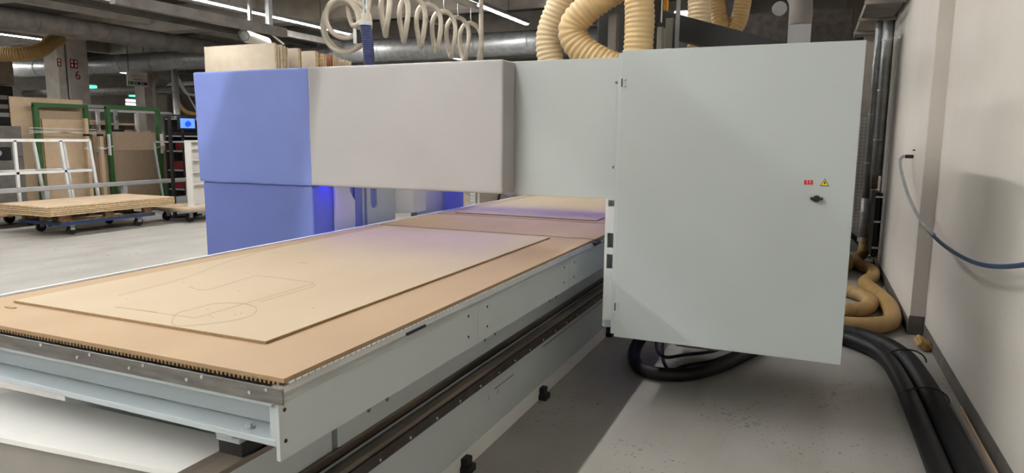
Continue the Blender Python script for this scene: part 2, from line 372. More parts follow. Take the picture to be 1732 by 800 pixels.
MB().box(-1.56, .95, .655, -1.455, 1.8, .672).build('support_beam', 'rail_brown', bed)
MB().box(-1.56, .95, .1, -1.455, 1.8, .655).build('end_panel', 'paint_grey', bed, bevel=0.002)
MB().prism([(TX0 - .012, .90), (TX0 - .012, .958), (TX0 + .004, .958), (TX0 + .004, .94), (TX0 + .03, .925), (TX0 + .03, .90)], 'y', TY0, TY1).build('edge_rail', 'edge_white', bed)
MB().box(TX0 + .0, 1.40, .70, TX0 + .02, TY1, .90).build('apron_panel_rear', 'paint_grey', bed)

# ------------------------------------------------------------------ fibreboard sheets lying on the table
def sheet(name, x0, y0, x1, y1, z, th, m, label, cat='board'):
    t = thing(name, label, cat, ((x0 + x1) / 2, (y0 + y1) / 2, z))
    MB().box(x0, y0, z, x1, y1, z + th * .25).build('lower_edge', 'mdf_edge', t)
    MB().box(x0 + .0006, y0 + .0006, z + th * .25, x1 - .0006, y1 - .0006, z + th).build('panel', m, t)
    return t
sheet('spoilboard', TX0 + .01, TY0, TX1, 4.238, .937, .013, 'mdf', 'large worn fibreboard sacrificial sheet covering the open end of the router table')
sheet('spoilboard', TX0 + .01, 4.262, TX1, 5.085, .937, .013, 'mdf', 'narrow fibreboard sacrificial sheet between two dark seams under the gantry')
sheet('spoilboard', TX0 + .01, 5.112, TX1, TY1, .937, .013, 'mdf', 'fibreboard sacrificial sheet on the table beyond the gantry')
lb = thing('fibreboard_panel', 'thin pale fibreboard panel with faint routed outlines lying loose on the table', 'board', (-2.16, 2.87, .95))
MB().box(-2.80, 1.60, .9505, -1.54, 4.14, .9595).build('panel', 'mdf_light', lb)
MB().box(-2.801, 1.599, .951, -1.539, 1.6, .9585).box(-1.54, 1.6, .951, -1.539, 4.141, .9585).build('cut_edge', 'mdf_edge', lb)
def mark(pts, wd=.0028):
    P = [onz(px, py, .9597) for px, py in pts]; P = spline(P, 6) if len(P) > 3 else P
    m = MB()
    for a, b in zip(P, P[1:]): m.bar((a.x, a.y, .9597), (b.x, b.y, .9597), wd, .0006)
    m.build('routed_line', 'pencil_line', lb)
mark([(200, 500), (313, 470), (390, 441), (480, 415)]); mark([(195, 519), (265, 528)]); mark([(195, 519), (330, 538)], .003)
mark([(330, 538), (425, 510), (530, 480)]); mark([(290, 545), (300, 530), (330, 522), (360, 514), (405, 513), (432, 520), (428, 532), (395, 542), (340, 549), (300, 551), (290, 545)])
mark([(320, 485), (350, 490), (420, 470), (440, 467), (515, 476), (532, 481), (520, 488), (440, 510)])
mark([(505, 444), (521, 445)]); mark([(460, 428), (480, 428)])
for px, py in ((355, 534), (361, 537), (352, 523), (398, 532), (408, 530), (214, 506), (405, 492), (545, 497), (530, 521), (420, 462), (436, 463), (310, 478)):
    p = onz(px, py, .9597); MB().disc((p.x, p.y, .9593), (0, 0, 1), .0035, .0006, 8).build('pin_hole', 'mdf_edge', lb)
lb2 = thing('fibreboard_panel', 'thin pale fibreboard panel lying loose on the table beyond the gantry', 'board', (-2.16, 6.3, .95))
MB().box(-2.80, 5.19, .9505, -1.54, 7.35, .9595).build('panel', 'mdf_light', lb2)
MB().box(-2.801, 5.189, .951, -1.539, 5.19, .9585).box(-1.54, 5.19, .951, -1.539, 7.351, .9585).build('cut_edge', 'mdf_edge', lb2)
p = onz(22, 520, .951); o = MB().box(p.x - .03, p.y - .012, .9502, p.x + .02, p.y + .002, .9535).build('wood_offcut', 'mdf_edge'); tag(o, 'tiny dark offcut sliver beside the front corner of the loose panel', 'offcut')

# white laminate sheet on a grey cabinet in front of the table
cb = thing('low_cabinet', 'low grey cabinet under the white laminate sheet at the table end', 'cabinet', (-2.55, 1.45, 0))
MB().prism([(-1.66, 1.54), (-1.66, 1.36), (-3.6, 1.176), (-3.6, 1.50)], 'z', .02, .60).build('body', 'grey_body', cb, bevel=0.002)
MB().prism([(-1.70, 1.52), (-1.70, 1.38), (-3.55, 1.20), (-3.55, 1.48)], 'z', 0, .02).build('plinth', 'black', cb)
o = MB().prism([(-1.60, 1.585), (-1.605, 1.345), (-3.5, 1.165), (-3.5, 1.53)], 'z', .60, .619).build('laminate_sheet', 'white_laminate', bevel=0.0008)
tag(o, 'white laminate sheet lying on the grey cabinet below the front beam', 'board')
MB().prism([(-1.6055, 1.345), (-1.6055, 1.3444), (-3.5, 1.1644), (-3.5, 1.165)], 'z', .601, .618).build('edge_band', 'white_laminate', o)

# ------------------------------------------------------------------ gantry
gan = thing('router_gantry', 'router gantry bridging the table with blue and grey padded covers', 'machine', (-2, 4.4, 0))
cv = padded('front_cover', (-3.085, 3.68, 1.268), (-1.672, 3.86, 2.046), .013, 'fabric_grey', gan, amp=.004, seed=3)
up_b = padded('blue_cover', (-4.13, 3.70, 1.262), (-3.088, 3.95, 2.047), .011, 'fabric_blue', gan, amp=.007, seed=9)
MB().box(-4.11, 3.715, .02, -3.105, 4.6, 1.262).build('lower_cover', 'panel_blue', gan, bevel=0.012, seg=3)
MB().box(-4.1, 3.95, 1.262, -3.12, 5.85, 2.03).build('tower', 'paint_blue_grey', gan, bevel=0.006)
gp = MB().box(-1.74, 3.862, 1.252, -1.005, 3.885, 2.052).build('front_panel', 'paint_grey', gan, bevel=0.002)
for px, py in ((1043, 140), (1038, 283)):
    p = ony(px, py, 3.862); drill(gp, (p.x, 3.862, p.z), (0, 1, 0), .0085, .05)
MB().box(-3.1, 3.862, 1.262, -1.75, 3.885, 2.04).build('inner_panel', 'paint_grey', gan)
MB().box(-3.1, 5.36, 1.30, -1.0, 5.82, 1.62).build('rear_beam', 'paint_grey', gan, bevel=.006)
# inner side of the left tower
MB().prism([(3.93, .25), (3.93, 1.26), (4.10, 1.26), (4.10, 1.20), (4.155, 1.13), (4.155, .25)], 'x', -3.10, -3.08).build('side_plate', 'paint_pale', gan, bevel=0.002)
MB().box(-3.3, 4.19, .2, -3.20, 4.5, 1.26).box(-3.2, 4.20, .2, -3.12, 4.235, 1.26).box(-3.2, 4.275, .2, -3.10, 4.30, 1.26).build('frame_post', 'paint_grey', gan, bevel=0.003)
MB().box(-3.11, 4.165, .2, -3.10, 4.18, 1.26).build('energy_strip', 'sign_blue', gan)
MB().prism([(4.32, .2), (4.70, .2), (4.70, 1.26), (4.45, 1.26), (4.45, 1.07), (4.43, 1.05), (4.40, 1.05), (4.38, 1.06), (4.365, 1.09), (4.365, 1.26), (4.32, 1.26)], 'x', -3.13, -3.09).build('cover_plate', 'paint_blue_grey', gan)
MB().prism([(-3.12, 4.70), (-2.99, 4.82), (-2.99, 5.02), (-3.12, 5.05)], 'z', .98, 1.26).build('angled_panel', 'paint_pale', gan, bevel=0.003)
MB().box(-3.16, 5.05, .2, -3.10, 5.5, 1.26).build('rear_plate', 'paint_grey', gan)
MB().box(-3.2, 5.5, .2, -3.07, 5.86, 1.26).build('rear_cover', 'panel_blue', gan, bevel=0.006)
# violet light strips under the covers
MB().box(-3.08, 3.838, 1.262, -1.75, 3.856, 1.27).build('light_bar', 'led_violet', gan)
MB().box(-3.06, 5.60, 1.29, -1.1, 5.62, 1.30).build('light_bar', 'led_violet', gan)
# carriage with the spindle housing behind the covers
MB().box(-1.62, 5.36, 1.62, -1.18, 5.7, 3.3).build('carriage', 'black', gan, bevel=0.01)
MB().box(-1.305, 4.55, 1.9, -1.245, 4.62, 2.42).build('cylinder_rod', 'galvanised_dull', gan, bevel=0.006)
MB().box(-1.24, 4.72, 2.32, -1.2, 4.76, 3.0).build('cable', 'orange', gan, bevel=0.01)
def slab(px0, px1, py0, py1, y, dep, nm, m):
    a = ony(px0, py1, y); b = ony(px1, py0, y); MB().box(a.x, y, a.z, b.x, y + dep, b.z).build(nm, m, gan, bevel=.004)
slab(1110, 1121, 45, 86, 4.75, .12, 'valve_block', 'grey_body'); slab(1122, 1131, -60, 17, 4.8, .05, 'warning_flag', 'orange'); slab(1119, 1121, -60, 38, 4.78, .02, 'cable_guide', 'edge_white')
slab(1124, 1139, 30, 84, 4.6, .12, 'column', 'grey_body'); slab(1141, 1147, -60, 82, 4.55, .14, 'bracket_post', 'grey_steel')
MB().bar(ony(1120, 40, 5.2), ony(1340, 100, 5.2), .2, .16).build('cable_chain', 'black', gan)

# electrical cabinet carried by the gantry
cab = thing('electrical_cabinet', 'tall pale grey electrical cabinet hung on the gantry beside the aisle', 'cabinet', (-.4, 4.1, .45))
MB().box(-.995, 3.83, .47, .185, 5.2, 2.062).build('body', 'paint_door', cab, bevel=0.004)
door = MB().box(-1.004, 3.80, .452, .198, 3.826, 2.080).build('door', 'paint_door', cab, bevel=0.003)
MB().box(-1.03, 3.822, .462, -1.004, 3.86, 2.07).build('door_frame', 'paint_grey', cab, bevel=0.002)
def rounded(x0, z0, x1, z1, r, left=True):
    P = []
    for cx_, cz_, a in ((x0 + r, z0 + r, 180), (x1, z0, None), (x1, z1, None), (x0 + r, z1 - r, 90)):
        if a is None: P.append((cx_, cz_))
        else:
            for k in range(5): th = math.radians(a + k * 22.5 if a == 180 else a + k * 22.5); P.append((cx_ + r * math.cos(th), cz_ + r * math.sin(th)))
    return P
MB().box(-1.10, 3.885, .48, -1.0, 4.2, .60).build('bracket', 'paint_blue_grey', cab, bevel=0.004)
slots = [(ony(1027, q, 3.862).z, min(ony(1027, p, 3.862).z, 1.245)) for p, q in ((330, 349), (394, 419), (430, 454))][::-1]   # bottom, top of each opening
xs = ony(1027, 406, 3.862).x
mb = MB().box(-1.092, 3.862, .53, xs, 3.885, 1.252); lo = .53
for z0_, z1_ in slots: mb.box(xs, 3.862, lo, -1.02, 3.885, z0_); lo = z1_
mb.box(xs, 3.862, lo, -1.02, 3.885, 1.252)
mb.box(-1.092, 3.885, .60, -1.088, 3.955, 1.252).box(-1.088, 3.95, .60, -1.0, 3.955, 1.252)
sc = mb.build('side_channel', 'paint_pale', cab)
for z0_, z1_ in slots: MB().cyl((-1.03, 3.92, z0_ + .01), (-1.03, 3.92, z1_ - .01), .012, 10).build('fitting', 'galvanised_dull', sc)
for z0_ in (ony(1053, 140, 3.8).z, ony(1043, 519, 3.8).z):
    h = MB().box(-1.004, 3.7975, z0_ - .022, -.998, 3.80, z0_ + .022).build('hinge', 'black', door)
    for dz in (-.016, .016): MB().disc((-.985, 3.80, z0_ + dz), (0, -1, 0), .0065, .009, 12).build('hinge_bolt', 'galvanised', door, smooth=True)
p = ony(1381, 336, 3.8)
lk = MB().disc((p.x, 3.80, p.z), (0, -1, 0), .017, .012, 20).disc((p.x, 3.788, p.z), (0, -1, 0), .0145, .012, 20).build('lock_knob', 'black', door, bevel=0.002)
MB().box(p.x - .03, 3.781, p.z - .006, p.x + .03, 3.80, p.z + .007).build('wing', 'black', lk, bevel=0.003)
p = ony(1367.5, 308.5, 3.8)
st = MB().box(p.x - .0205, 3.799, p.z - .0115, p.x + .0205, 3.80, p.z + .0115).build('red_sticker', 'red', door)
text('sticker_text', '? !', .024, 'edge_white', (p.x, 3.7985, p.z), FACE_Y, st)
p = ony(1395, 309.5, 3.8)
def tri(m, s, y0_, y1_, nm, par):
    return MB().prism([(p.x - s, p.z - s * .75), (p.x + s, p.z - s * .75), (p.x, p.z + s)], 'y', y0_, y1_).build(nm, m, par)
st = tri('black', .0215, 3.7993, 3.80, 'warning_triangle', door); tri('yellow', .0165, 3.7988, 3.7993, 'triangle_face', st)
MB().prism([(p.x - .001, p.z + .008), (p.x + .005, p.z + .008), (p.x + .001, p.z + .001), (p.x + .006, p.z + .001), (p.x - .003, p.z - .010), (p.x - .001, p.z - .002), (p.x - .006, p.z - .002)], 'y', 3.7984, 3.7988).build('flash_symbol', 'black', st)

# dark loop of cables under the cabinet
o = MB().tube(spline([(-.98, 4.9, .30), (-1.08, 4.72, .12), (-1.02, 4.5, .06), (-.86, 4.42, .05), (-.66, 4.5, .05), (-.5, 4.75, .05), (-.36, 5.1, .05), (-.22, 5.5, .05), (-.12, 5.7, .05)], 12), .045, 14).build('cable_conduit', 'rubber', smooth=True)
tag(o, 'thick black conduit looping on the floor under the electrical cabinet', 'hose')
for k, (dx, dz, lab) in enumerate(((.05, .09, 'thin black cable lying on the conduit loop under the cabinet'), (.09, .0, 'second thin black cable curving inside the conduit loop under the cabinet'))):
    o = MB().tube(spline([(-.9, 4.95, .42), (-.98 + dx, 4.7, .14 + dz * .5), (-.9 + dx, 4.55, .04 + dz), (-.72, 4.6 + dx, .04 + dz), (-.55, 4.85 + dx, .03 + dz * .9), (-.42, 5.2 + dx, .02 + dz * .9)], 10), .012, 8).build('cable', 'rubber', smooth=True)
    tag(o, lab, 'cable')
MB().box(-.80, 4.72, .16, -.5, 5.15, .45).build('foot_bracket', 'grey_body', gan, bevel=.01)
# ------------------------------------------------------------------ suction hoses above the gantry
def hose(pts, y, r, pitch, depth, m, name, label, n=22):
    P = [ony(px, py, y if not isinstance(y, (list, tuple)) else y[i]) for i, (px, py) in enumerate(pts)]
    o = _smooth(ribbed(P, r, pitch, depth, n).build(name, m)); return tag(o, label, 'hose', 'ribbed suction hoses')
hose([(1010, -120), (965, -30), (942, 20), (929, 60), (931, 100), (945, 140), (975, 180)], 4.85, .098, .034, .009, 'hose_cream', 'suction_hose', 'pale cream ribbed suction hose bending down left of the spindle carriage')
hose([(1110, -70), (1050, -25), (1005, 5), (974, 36), (970, 62), (990, 88), (1035, 112), (1090, 125)], 4.5, .1, .036, .010, 'hose_tan', 'suction_hose', 'glossy tan ribbed suction hose folded in a sharp bend over the grey panel')
hose([(1074, -150), (1076, -60), (1082, 20), (1081, 60), (1076, 120), (1070, 170)], 4.35, .093, .030, .007, 'hose_tan', 'suction_hose', 'tan ribbed suction hose dropping straight behind the cabinet corner')
hose([(1188, -160), (1184, -60), (1183, 20), (1182, 70), (1180, 120)], 5.5, .088, .030, .007, 'hose_cream', 'suction_hose', 'cream ribbed suction hose passing behind the black cable chain')
hose([(1206, -160), (1211, -60), (1212, 0), (1218, 35), (1233, 54), (1248, 38), (1257, 0), (1264, -60), (1268, -150)], 6.0, .068, .026, .005, 'hose_amber', 'suction_hose', 'amber ribbed suction hose hanging in a U above the cabinet')

# floor hoses along the right wall
def fhose(P, r, pitch, depth, m, label, n=20):
    return tag(_smooth(ribbed(P, r, pitch, depth, n).build('floor_hose', m)), label, 'hose', 'ribbed hoses on the floor by the wall')
fhose([(.70, 10.3, .30), (.69, 10.15, .12), (.60, 9.85, .075), (.60, 9.45, .075), (.72, 9.05, .075), (.70, 8.6, .075), (.60, 8.2, .075), (.66, 7.75, .075), (.735, 7.2, .075), (.73, 6.75, .075), (.68, 6.45, .075), (.52, 6.27, .075), (.3, 6.2, .075), (.0, 6.2, .075)], .072, .026, .004, 'hose_amber', 'long amber ribbed hose snaking along the wall base from the downpipe')
fhose([(.0, 7.75, .07), (.35, 7.72, .07), (.52, 7.55, .07), (.59, 7.25, .07), (.53, 6.95, .07), (.38, 6.82, .07), (.0, 6.8, .07)], .068, .03, .008, 'hose_amber', 'amber ribbed hose lying in a U bend on the floor behind the cabinet')
fhose([(.2, 9.3, .07), (.42, 9.2, .07), (.50, 9.5, .07), (.46, 9.9, .09), (.3, 10.2, .1), (.05, 10.3, .1)], .066, .028, .006, 'hose_amber', 'short amber hose loop on the floor beside the wire cage')
# black trunk hoses running forward along the wall
k1 = [(-.1, 6.0, .065), (.3, 5.98, .065), (.52, 5.85, .065), (.68, 5.5, .065), (.735, 5.0, .065), (.755, 4.4, .065), (.765, 3.6, .065), (.77, 2.6, .065), (.775, 1.2, .065), (.78, .0, .065)]
k2 = [(x - (.125 if i > 2 else .05 * i), y - (.12 if i < 3 else .03 if i < 4 else 0), .058) for i, (x, y, z) in enumerate(k1)]
o = tag(_smooth(ribbed(k1, .066, .016, .0035, 18).build('trunk_hose', 'rubber')), 'black corrugated trunk hose running along the wall base', 'hose')
o = tag(_smooth(MB().tube(spline(k2, 12), .055, 16).build('trunk_hose', 'rubber')), 'smooth black trunk hose lying on the aisle side of the corrugated one', 'hose')
for x, y in ((.69, 5.42), (.705, 4.6)):
    o = MB().tube([(x + .131 * math.cos(a), y + .02 * math.sin(a * 2), .06 + .078 * math.sin(a)) for a in [i * math.pi / 12 for i in range(13)]], .005, 6).build('cable_tie', 'black')
    tag(o, 'black cable tie binding the two trunk hoses %s' % ('at the bend' if y > 5 else 'on the straight run'), 'cable tie')
o = MB().box(-.05, -.06, -.03, .05, .06, .03).build('foam_scrap', 'foam', bevel=0.012); o.location = (.87, 5.98, .05); o.rotation_euler = (.3, .5, .3); tag(o, 'crumbly yellow foam scrap in the wall corner beside the black hose', 'foam')
o = MB().box(.905, 3.0, .0, .915, 4.7, .02).build('wood_strip', 'chipboard_pale'); tag(o, 'thin wooden strip standing against the wall base behind the hoses', 'strip')

# blue air hose drooping from the wall fitting
ah = thing('air_hose', 'blue air hose drooping along the white wall from a brass wall fitting', 'hose', (.8, 7.1, 1.46))
_smooth(MB().tube(spline([(.765, 7.1, 1.462), (.735, 7.1, 1.46), (.715, 7.07, 1.42), (.71, 6.8, 1.32), (.715, 6.2, 1.15), (.73, 5.5, 1.03), (.76, 4.8, .975), (.80, 4.1, .985), (.84, 3.5, 1.08), (.86, 2.9, 1.25), (.88, 2.5, 1.42)], 10), .0115, 10).build('tube', 'air_blue', ah))
_smooth(MB().tube(spline([(.765, 7.1, 1.462), (.735, 7.1, 1.46), (.715, 7.07, 1.42), (.71, 6.8, 1.32), (.715, 6.2, 1.15), (.73, 5.5, 1.03), (.745, 5.1, 1.0)], 10), .0125, 10).build('spring_guard', 'galvanised', ah))
MB().cyl((.755, 7.1, 1.462), (.82, 7.1, 1.462), .017, 12).build('coupling', 'dark_steel', ah)
o = MB().cyl((.80, 7.02, 1.52), (.82, 7.02, 1.52), .006, 8).build('wall_screw', 'dark_steel'); tag(o, 'small dark screw in the wall just above the air hose fitting', 'screw')

# ------------------------------------------------------------------ downpipes, wire cage and cable tray at the far right
def pipe(x, y, z0, z1, r, label, m='galvanised'):
    t = thing('downpipe', label, 'pipe', (x, y, z0))
    _smooth(MB().cyl((x, y, z0), (x, y, z1), r, 20).build('pipe', m, t))
    z = z0 + .45
    while z < z1 - .2:
        MB().cyl((x, y, z), (x, y, z + .025), r * 1.12, 20).build('pipe_clamp', m, t); z += .62
    return t
pipe(.755, 10.0, 1.15, 4.2, .062, 'thick galvanised pipe rising up the wall next to the white trim')
t = pipe(.66, 10.1, .85, 4.2, .045, 'slimmer galvanised pipe rising beside the thick wall pipe')
t = thing('extraction_pipe', 'short wide galvanised pipe joined to the amber floor hose', 'pipe', (.70, 10.3, .25))
_smooth(MB().cyl((.70, 10.3, .28), (.70, 10.3, .95), .078, 20).build('pipe', 'galvanised', t)); MB().cyl((.70, 10.3, .62), (.70, 10.3, .66), .088, 20).build('pipe_clamp', 'galvanised', t)
MB().cyl((.70, 10.3, .25), (.70, 10.3, .30), .086, 20).build('hose_clip', 'galvanised', t)
o = MB().box(.70, 9.92, .98, .78, 10.04, 1.16).build('pipe_valve', 'rail_brown', bevel=0.02); tag(o, 'brown valve at the foot of the thick wall pipe', 'valve')
o = MB().box(.74, 9.6, .15, .80, 10.2, .96).build('cable_duct', 'black', bevel=0.01); tag(o, 'black cable duct on the wall beside the extraction pipe', 'duct')
for z in (.3, .62, .92):
    o = MB().box(.72, 9.28, z, .815, 9.31, z + .02).build('pipe_bracket', 'edge_white'); tag(o, 'white wall bracket %s the black cable duct' % {.3: 'at the foot of', .62: 'half way up', .92: 'at the top of'}[z], 'bracket')
cg = thing('wire_cage', 'grey framed wire mesh fence panel behind the floor hoses', 'fence', (.3, 11.0, 0))
MB().box(-.3, 10.98, 1.93, .74, 11.03, 1.98).build('frame', 'grey_steel', cg); MB().box(.70, 10.98, .2, .74, 11.03, 1.93).build('frame', 'grey_steel', cg); MB().box(-.3, 10.98, .25, .70, 11.03, .30).build('frame', 'grey_steel', cg)
w0 = MB().box(-.003, -.003, 0, .003, .003, 1.63).build('wire', 'white_steel', cg); w0.location = Vector((.68, 11.0, .30)) - wloc(cg)
for i in range(1, 12): o = w0.copy(); C.objects.link(o); o.location = Vector((.68 - i * .05, 11.0, .30)) - wloc(cg)
w0 = MB().box(-.9, -.003, -.003, 0, .003, .003).build('wire', 'white_steel', cg); w0.location = Vector((.70, 11.0, .38)) - wloc(cg)
for i in range(1, 31): o = w0.copy(); C.objects.link(o); o.location = Vector((.70, 11.0, .38 + i * .051)) - wloc(cg)
MB().box(.0, 10.97, 0, .74, 11.02, .25).build('foot_panel', 'grey_steel', cg)
o = MB().box(.3, 11.6, 0, .6, 11.9, 4.2).build('steel_column', 'brown_wall'); o['kind'] = 'structure'; o.name = 'trim_20'
o = MB().box(.56, 11.3, 0, .82, 11.5, 4.2).build('trim_21', 'concrete'); struct(o)
o = MB().box(-2.4, 12.2, 0, .8, 12.4, 2.4).build('partition_screen', 'brown_wall'); tag(o, 'dark brown partition behind the wire mesh fence', 'partition')
o = MB().tube(spline([(.1, 10.7, .33), (.4, 10.65, .36), (.6, 10.6, .25), (.72, 10.55, .1), (.72, 10.45, .036), (.7, 10.7, .036)], 8), .035, 10).build('black_hose', 'rubber', smooth=True); tag(o, 'black hose draped in front of the wire cage foot', 'hose')
ct = thing('cable_tray', 'beige steel cable tray running along the wall under the ceiling', 'cable tray', (.58, 11, 3.1))
MB().box(.44, 8.2, 3.10, .78, 14, 3.115).build('tray_floor', 'concrete', ct); MB().box(.43, 8.2, 3.10, .445, 14, 3.19).build('tray_side', 'concrete', ct); MB().box(.775, 8.2, 3.10, .79, 14, 3.19).build('tray_side', 'concrete', ct)
for i in range(5):
    MB().box(.40, 8.6 + i * 1.15, 3.065, .815, 8.65 + i * 1.15, 3.10).build('cross_bar', 'concrete', ct)
for x in (.5, .56, .63, .70):
    MB().cyl((x, 8.2, 3.128), (x, 14, 3.128), .012, 6).build('tray_cable', 'dark_steel', ct)
# ventilation branch above the cabinet
vb = thing('duct_branch', 'galvanised duct elbow with square collar behind the cabinet top', 'duct', ony(1352, 70, 6.6))
c = ony(1352, 62, 6.6); _smooth(MB().tube(spline([(c.x - .55, 6.8, c.z + .75), (c.x - .2, 6.7, c.z + .52), (c.x - .02, 6.62, c.z + .33), (c.x, 6.6, c.z + .08)], 8), .095, 18).build('elbow', 'galvanised_dull', vb))
MB().box(c.x - .09, 6.5, c.z - .12, c.x + .09, 6.7, c.z + .09).build('collar', 'grey_steel', vb, bevel=0.005); MB().box(c.x - .13, 6.46, c.z - .135, c.x + .13, 6.74, c.z - .12).build('flange', 'grey_steel', vb)
d = ony(1318, 15, 6.5); MB().disc((d.x, 6.5, d.z), (.3, -1, 0), .06, .02, 20).build('end_cap', 'grey_steel', vb)
eh = thing('dark_filler_box', 'large dark box added to darken the gap behind the cabinet top', 'machine', (-.35, 9.0, 0))  # made-up box, added to get the darkness behind the cabinet top
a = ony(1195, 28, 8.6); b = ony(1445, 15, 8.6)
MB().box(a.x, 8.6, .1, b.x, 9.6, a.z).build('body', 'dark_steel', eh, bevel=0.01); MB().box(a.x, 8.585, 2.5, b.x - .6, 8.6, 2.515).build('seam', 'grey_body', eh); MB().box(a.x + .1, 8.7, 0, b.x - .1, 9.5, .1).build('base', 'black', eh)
ds = ony(1148, 33, 7.2); _smooth_o = _smooth(MB().cyl((ds.x - .04, 7.2, ds.z), (ds.x + .35, 7.2, ds.z), .085, 18).cyl((ds.x + .1, 7.2, ds.z + .08), (ds.x + .1, 7.2, ZC - .026), .012, 8).build('duct_stub', 'galvanised')); tag(_smooth_o, 'short galvanised duct stub between the hoses above the cabinet', 'duct')

# ------------------------------------------------------------------ overhead ducts and rails
def duct(p, q, r, m, label, seams=6):
    p = Vector(p); q = Vector(q); t = thing('ceiling_duct', label, 'duct', p.lerp(q, .5))
    _smooth(MB().cyl(p, q, r, 24).build('duct', m, t))
    d = (q - p).normalized()
    for i in range(1, seams):
        c = p.lerp(q, i / seams); MB().cyl(c, c + d * .03, r * 1.04, 24).build('seam_ring', m, t)
    return t
duct((-29, 15, 3.76), (.6, 15, 3.76), .28, 'galvanised', 'wide silver spiral duct crossing the hall behind the hoses', 22)
duct((-13.2, 3.0, 3.62), (-13.2, 19, 3.62), .19, 'galvanised_dull', 'dull grey duct running along the hall above the green racks', 12)
duct((-21.2, 13.6, 3.97), (-21.2, 25.5, 3.97), .2, 'galvanised_dull', 'grey duct running below and behind the dull upper duct', 10)
duct((-27, 16.5, 3.05), (-12, 16.5, 3.05), .13, 'galvanised_dull', 'thin dull duct crossing behind the concrete columns', 10)
duct((-27, 21.4, 3.62), (-8, 21.4, 3.62), .2, 'concrete', 'beige pipe crossing the far end of the hall', 8)
hose([(-60, 95), (0, 92), (40, 91), (70, 84), (86, 72), (100, 66)], [9.8, 10.2, 10.5, 10.9, 11.3, 11.8], .17, .05, .012, 'hose_amber', 'suction_hose', 'thick brown ribbed hose sagging from the ceiling beside the column')
def beam(p, q, wd, ht, m, name, label, cat):
    o = MB().bar(p, q, wd, ht).build(name, m); return tag(o, label, cat)
a = onz(30, -2, 3.75); beam((-11.2, 2, 3.9), (-11.2, 14.6, 3.9), .18, .14, 'galvanised_dull', 'busbar_trunking', 'grey trunking running beside the long ceiling light', 'trunking')
beam((-12.0, 3, 3.95), (-12.0, 14.6, 3.95), .25, .2, 'ceiling_dark', 'cable_duct', 'dark cable duct hanging just above the dull grey duct', 'duct')
beam((-2.83, -3.5, 3.4), (-2.83, 3.6, 3.4), .31, .06, 'grey_steel', 'cable_tray', 'grey cable tray hanging between the lights above the table end', 'cable tray')
beam((-9.3, 7.0, 3.52), (-9.3, 10.5, 3.52), .12, .16, 'galvanised_dull', 'crane_rail', 'short grey rail section hanging above the board store', 'rail')
o = MB().bar((-9.3, 10.1, 3.5), (-9.3, 10.1, 4.4), .09).build('hanger_post', 'grey_steel'); tag(o, 'grey hanger post carrying the short rail above the board store', 'post')
pp = thing('pipe_end', 'open white plastic pipe end hanging above the board store', 'pipe', ony(415, 62, 10.3))
c = ony(412, 60, 10.0); d = ony(450, 72, 11.5)
_smooth(MB().tube([c, c.lerp(d, .5), d], .11, 20, caps=False).build('pipe', 'white_steel', pp)); _smooth(MB().tube([c, c.lerp(d, .5), d], .095, 20, caps=False).build('lining', 'grey_body', pp)); MB().disc(c.lerp(d, .06), d - c, .095, .01, 20).build('plug', 'white_steel', pp); q_ = c.lerp(d, .3); MB().bar(q_ + Vector((0, 0, .1)), (q_.x, q_.y, ZC - .026), .06).build('hanger', 'grey_steel', pp)
beam(ony(437, 40, 10.4), ony(480, 75, 10.8), .03, .03, 'white_steel', 'brace_rod', 'thin pale brace rod slanting down from the rail to the boards', 'rod')
# hose suspension rails with looped hose
for x, z, lab in ((-4.95, 3.56, 'grey suspension rail carrying the looped hoses'), (-5.6, 3.62, 'grey suspension rail running behind the looped hoses')):
    t = thing('suspension_rail', lab, 'rail', (x, 7, z))
    MB().box(x - .035, 4.5, z, x + .035, 9.85 if x > -5 else 9.0, z + .07).build('rail', 'concrete', t); MB().box(x - .05, 4.5, z + .07, x + .05, 9.85 if x > -5 else 9.0, z + .085).build('flange', 'concrete', t)
    for y in (5, 8): MB().cyl((x, y, z + .085), (x, y, 4.4), .01, 8).build('suspension_rod', 'dark_steel', t)
lh = thing('looped_hose', 'pale grey hose hung in repeated loops from the suspension rail', 'hose', (-4.95, 7.5, 3.2))
tops = [(640, 0), (673, 0), (692, 9), (709, 8), (735, 16), (767, 29), (795, 40)]
pts = []
for i in range(7 * 16 + 9):
    t_ = i / 16; y = 6.75 + t_ * .42; th = 2 * math.pi * t_
    pts.append((-4.95 + .13 * math.sin(th), y + .06 * math.sin(th * 2), 3.17 + .30 * math.cos(th) - .02 * t_))
_smooth(MB().tube(spline(pts, 3), .033, 10).build('hose', 'hose_grey', lh))
for i in range(8):
    y = 6.75 + i * .42; z = 3.50 - .02 * i; MB().tube([(-4.95, y, z - .03), (-4.95, y + .015, z + .01), (-4.95, y, z + .03), (-4.95, y, 3.57)], .006, 6).build('hook', 'galvanised', lh)
rc = thing('hose_coil', 'pale grey hose coiled in a round bundle beside the navy hose', 'hose', ony(580, 80, 6.3))
cc = ony(571, 38, 6.3)
pts = []
for i in range(3 * 20 + 8):
    th = i / 20 * 2 * math.pi - .3; k = i / 20; r = .245 - .04 * math.sin(k * 2.1); ox = .05 * math.sin(k * 2.1 + .3); oz = .05 * math.sin(k * 2.1)
    pts.append((cc.x + ox + r * .82 * math.cos(th), 6.3 + .07 * k + .08 * math.cos(th), cc.z + oz + r * math.sin(th)))
pts.append((cc.x + .12, 6.4, cc.z - .02)); e = ony(614, 33, 6.2); pts.append((e.x, 6.22, e.z))
_smooth(MB().tube(spline(pts, 3), .027, 10).build('hose', 'hose_grey', rc))
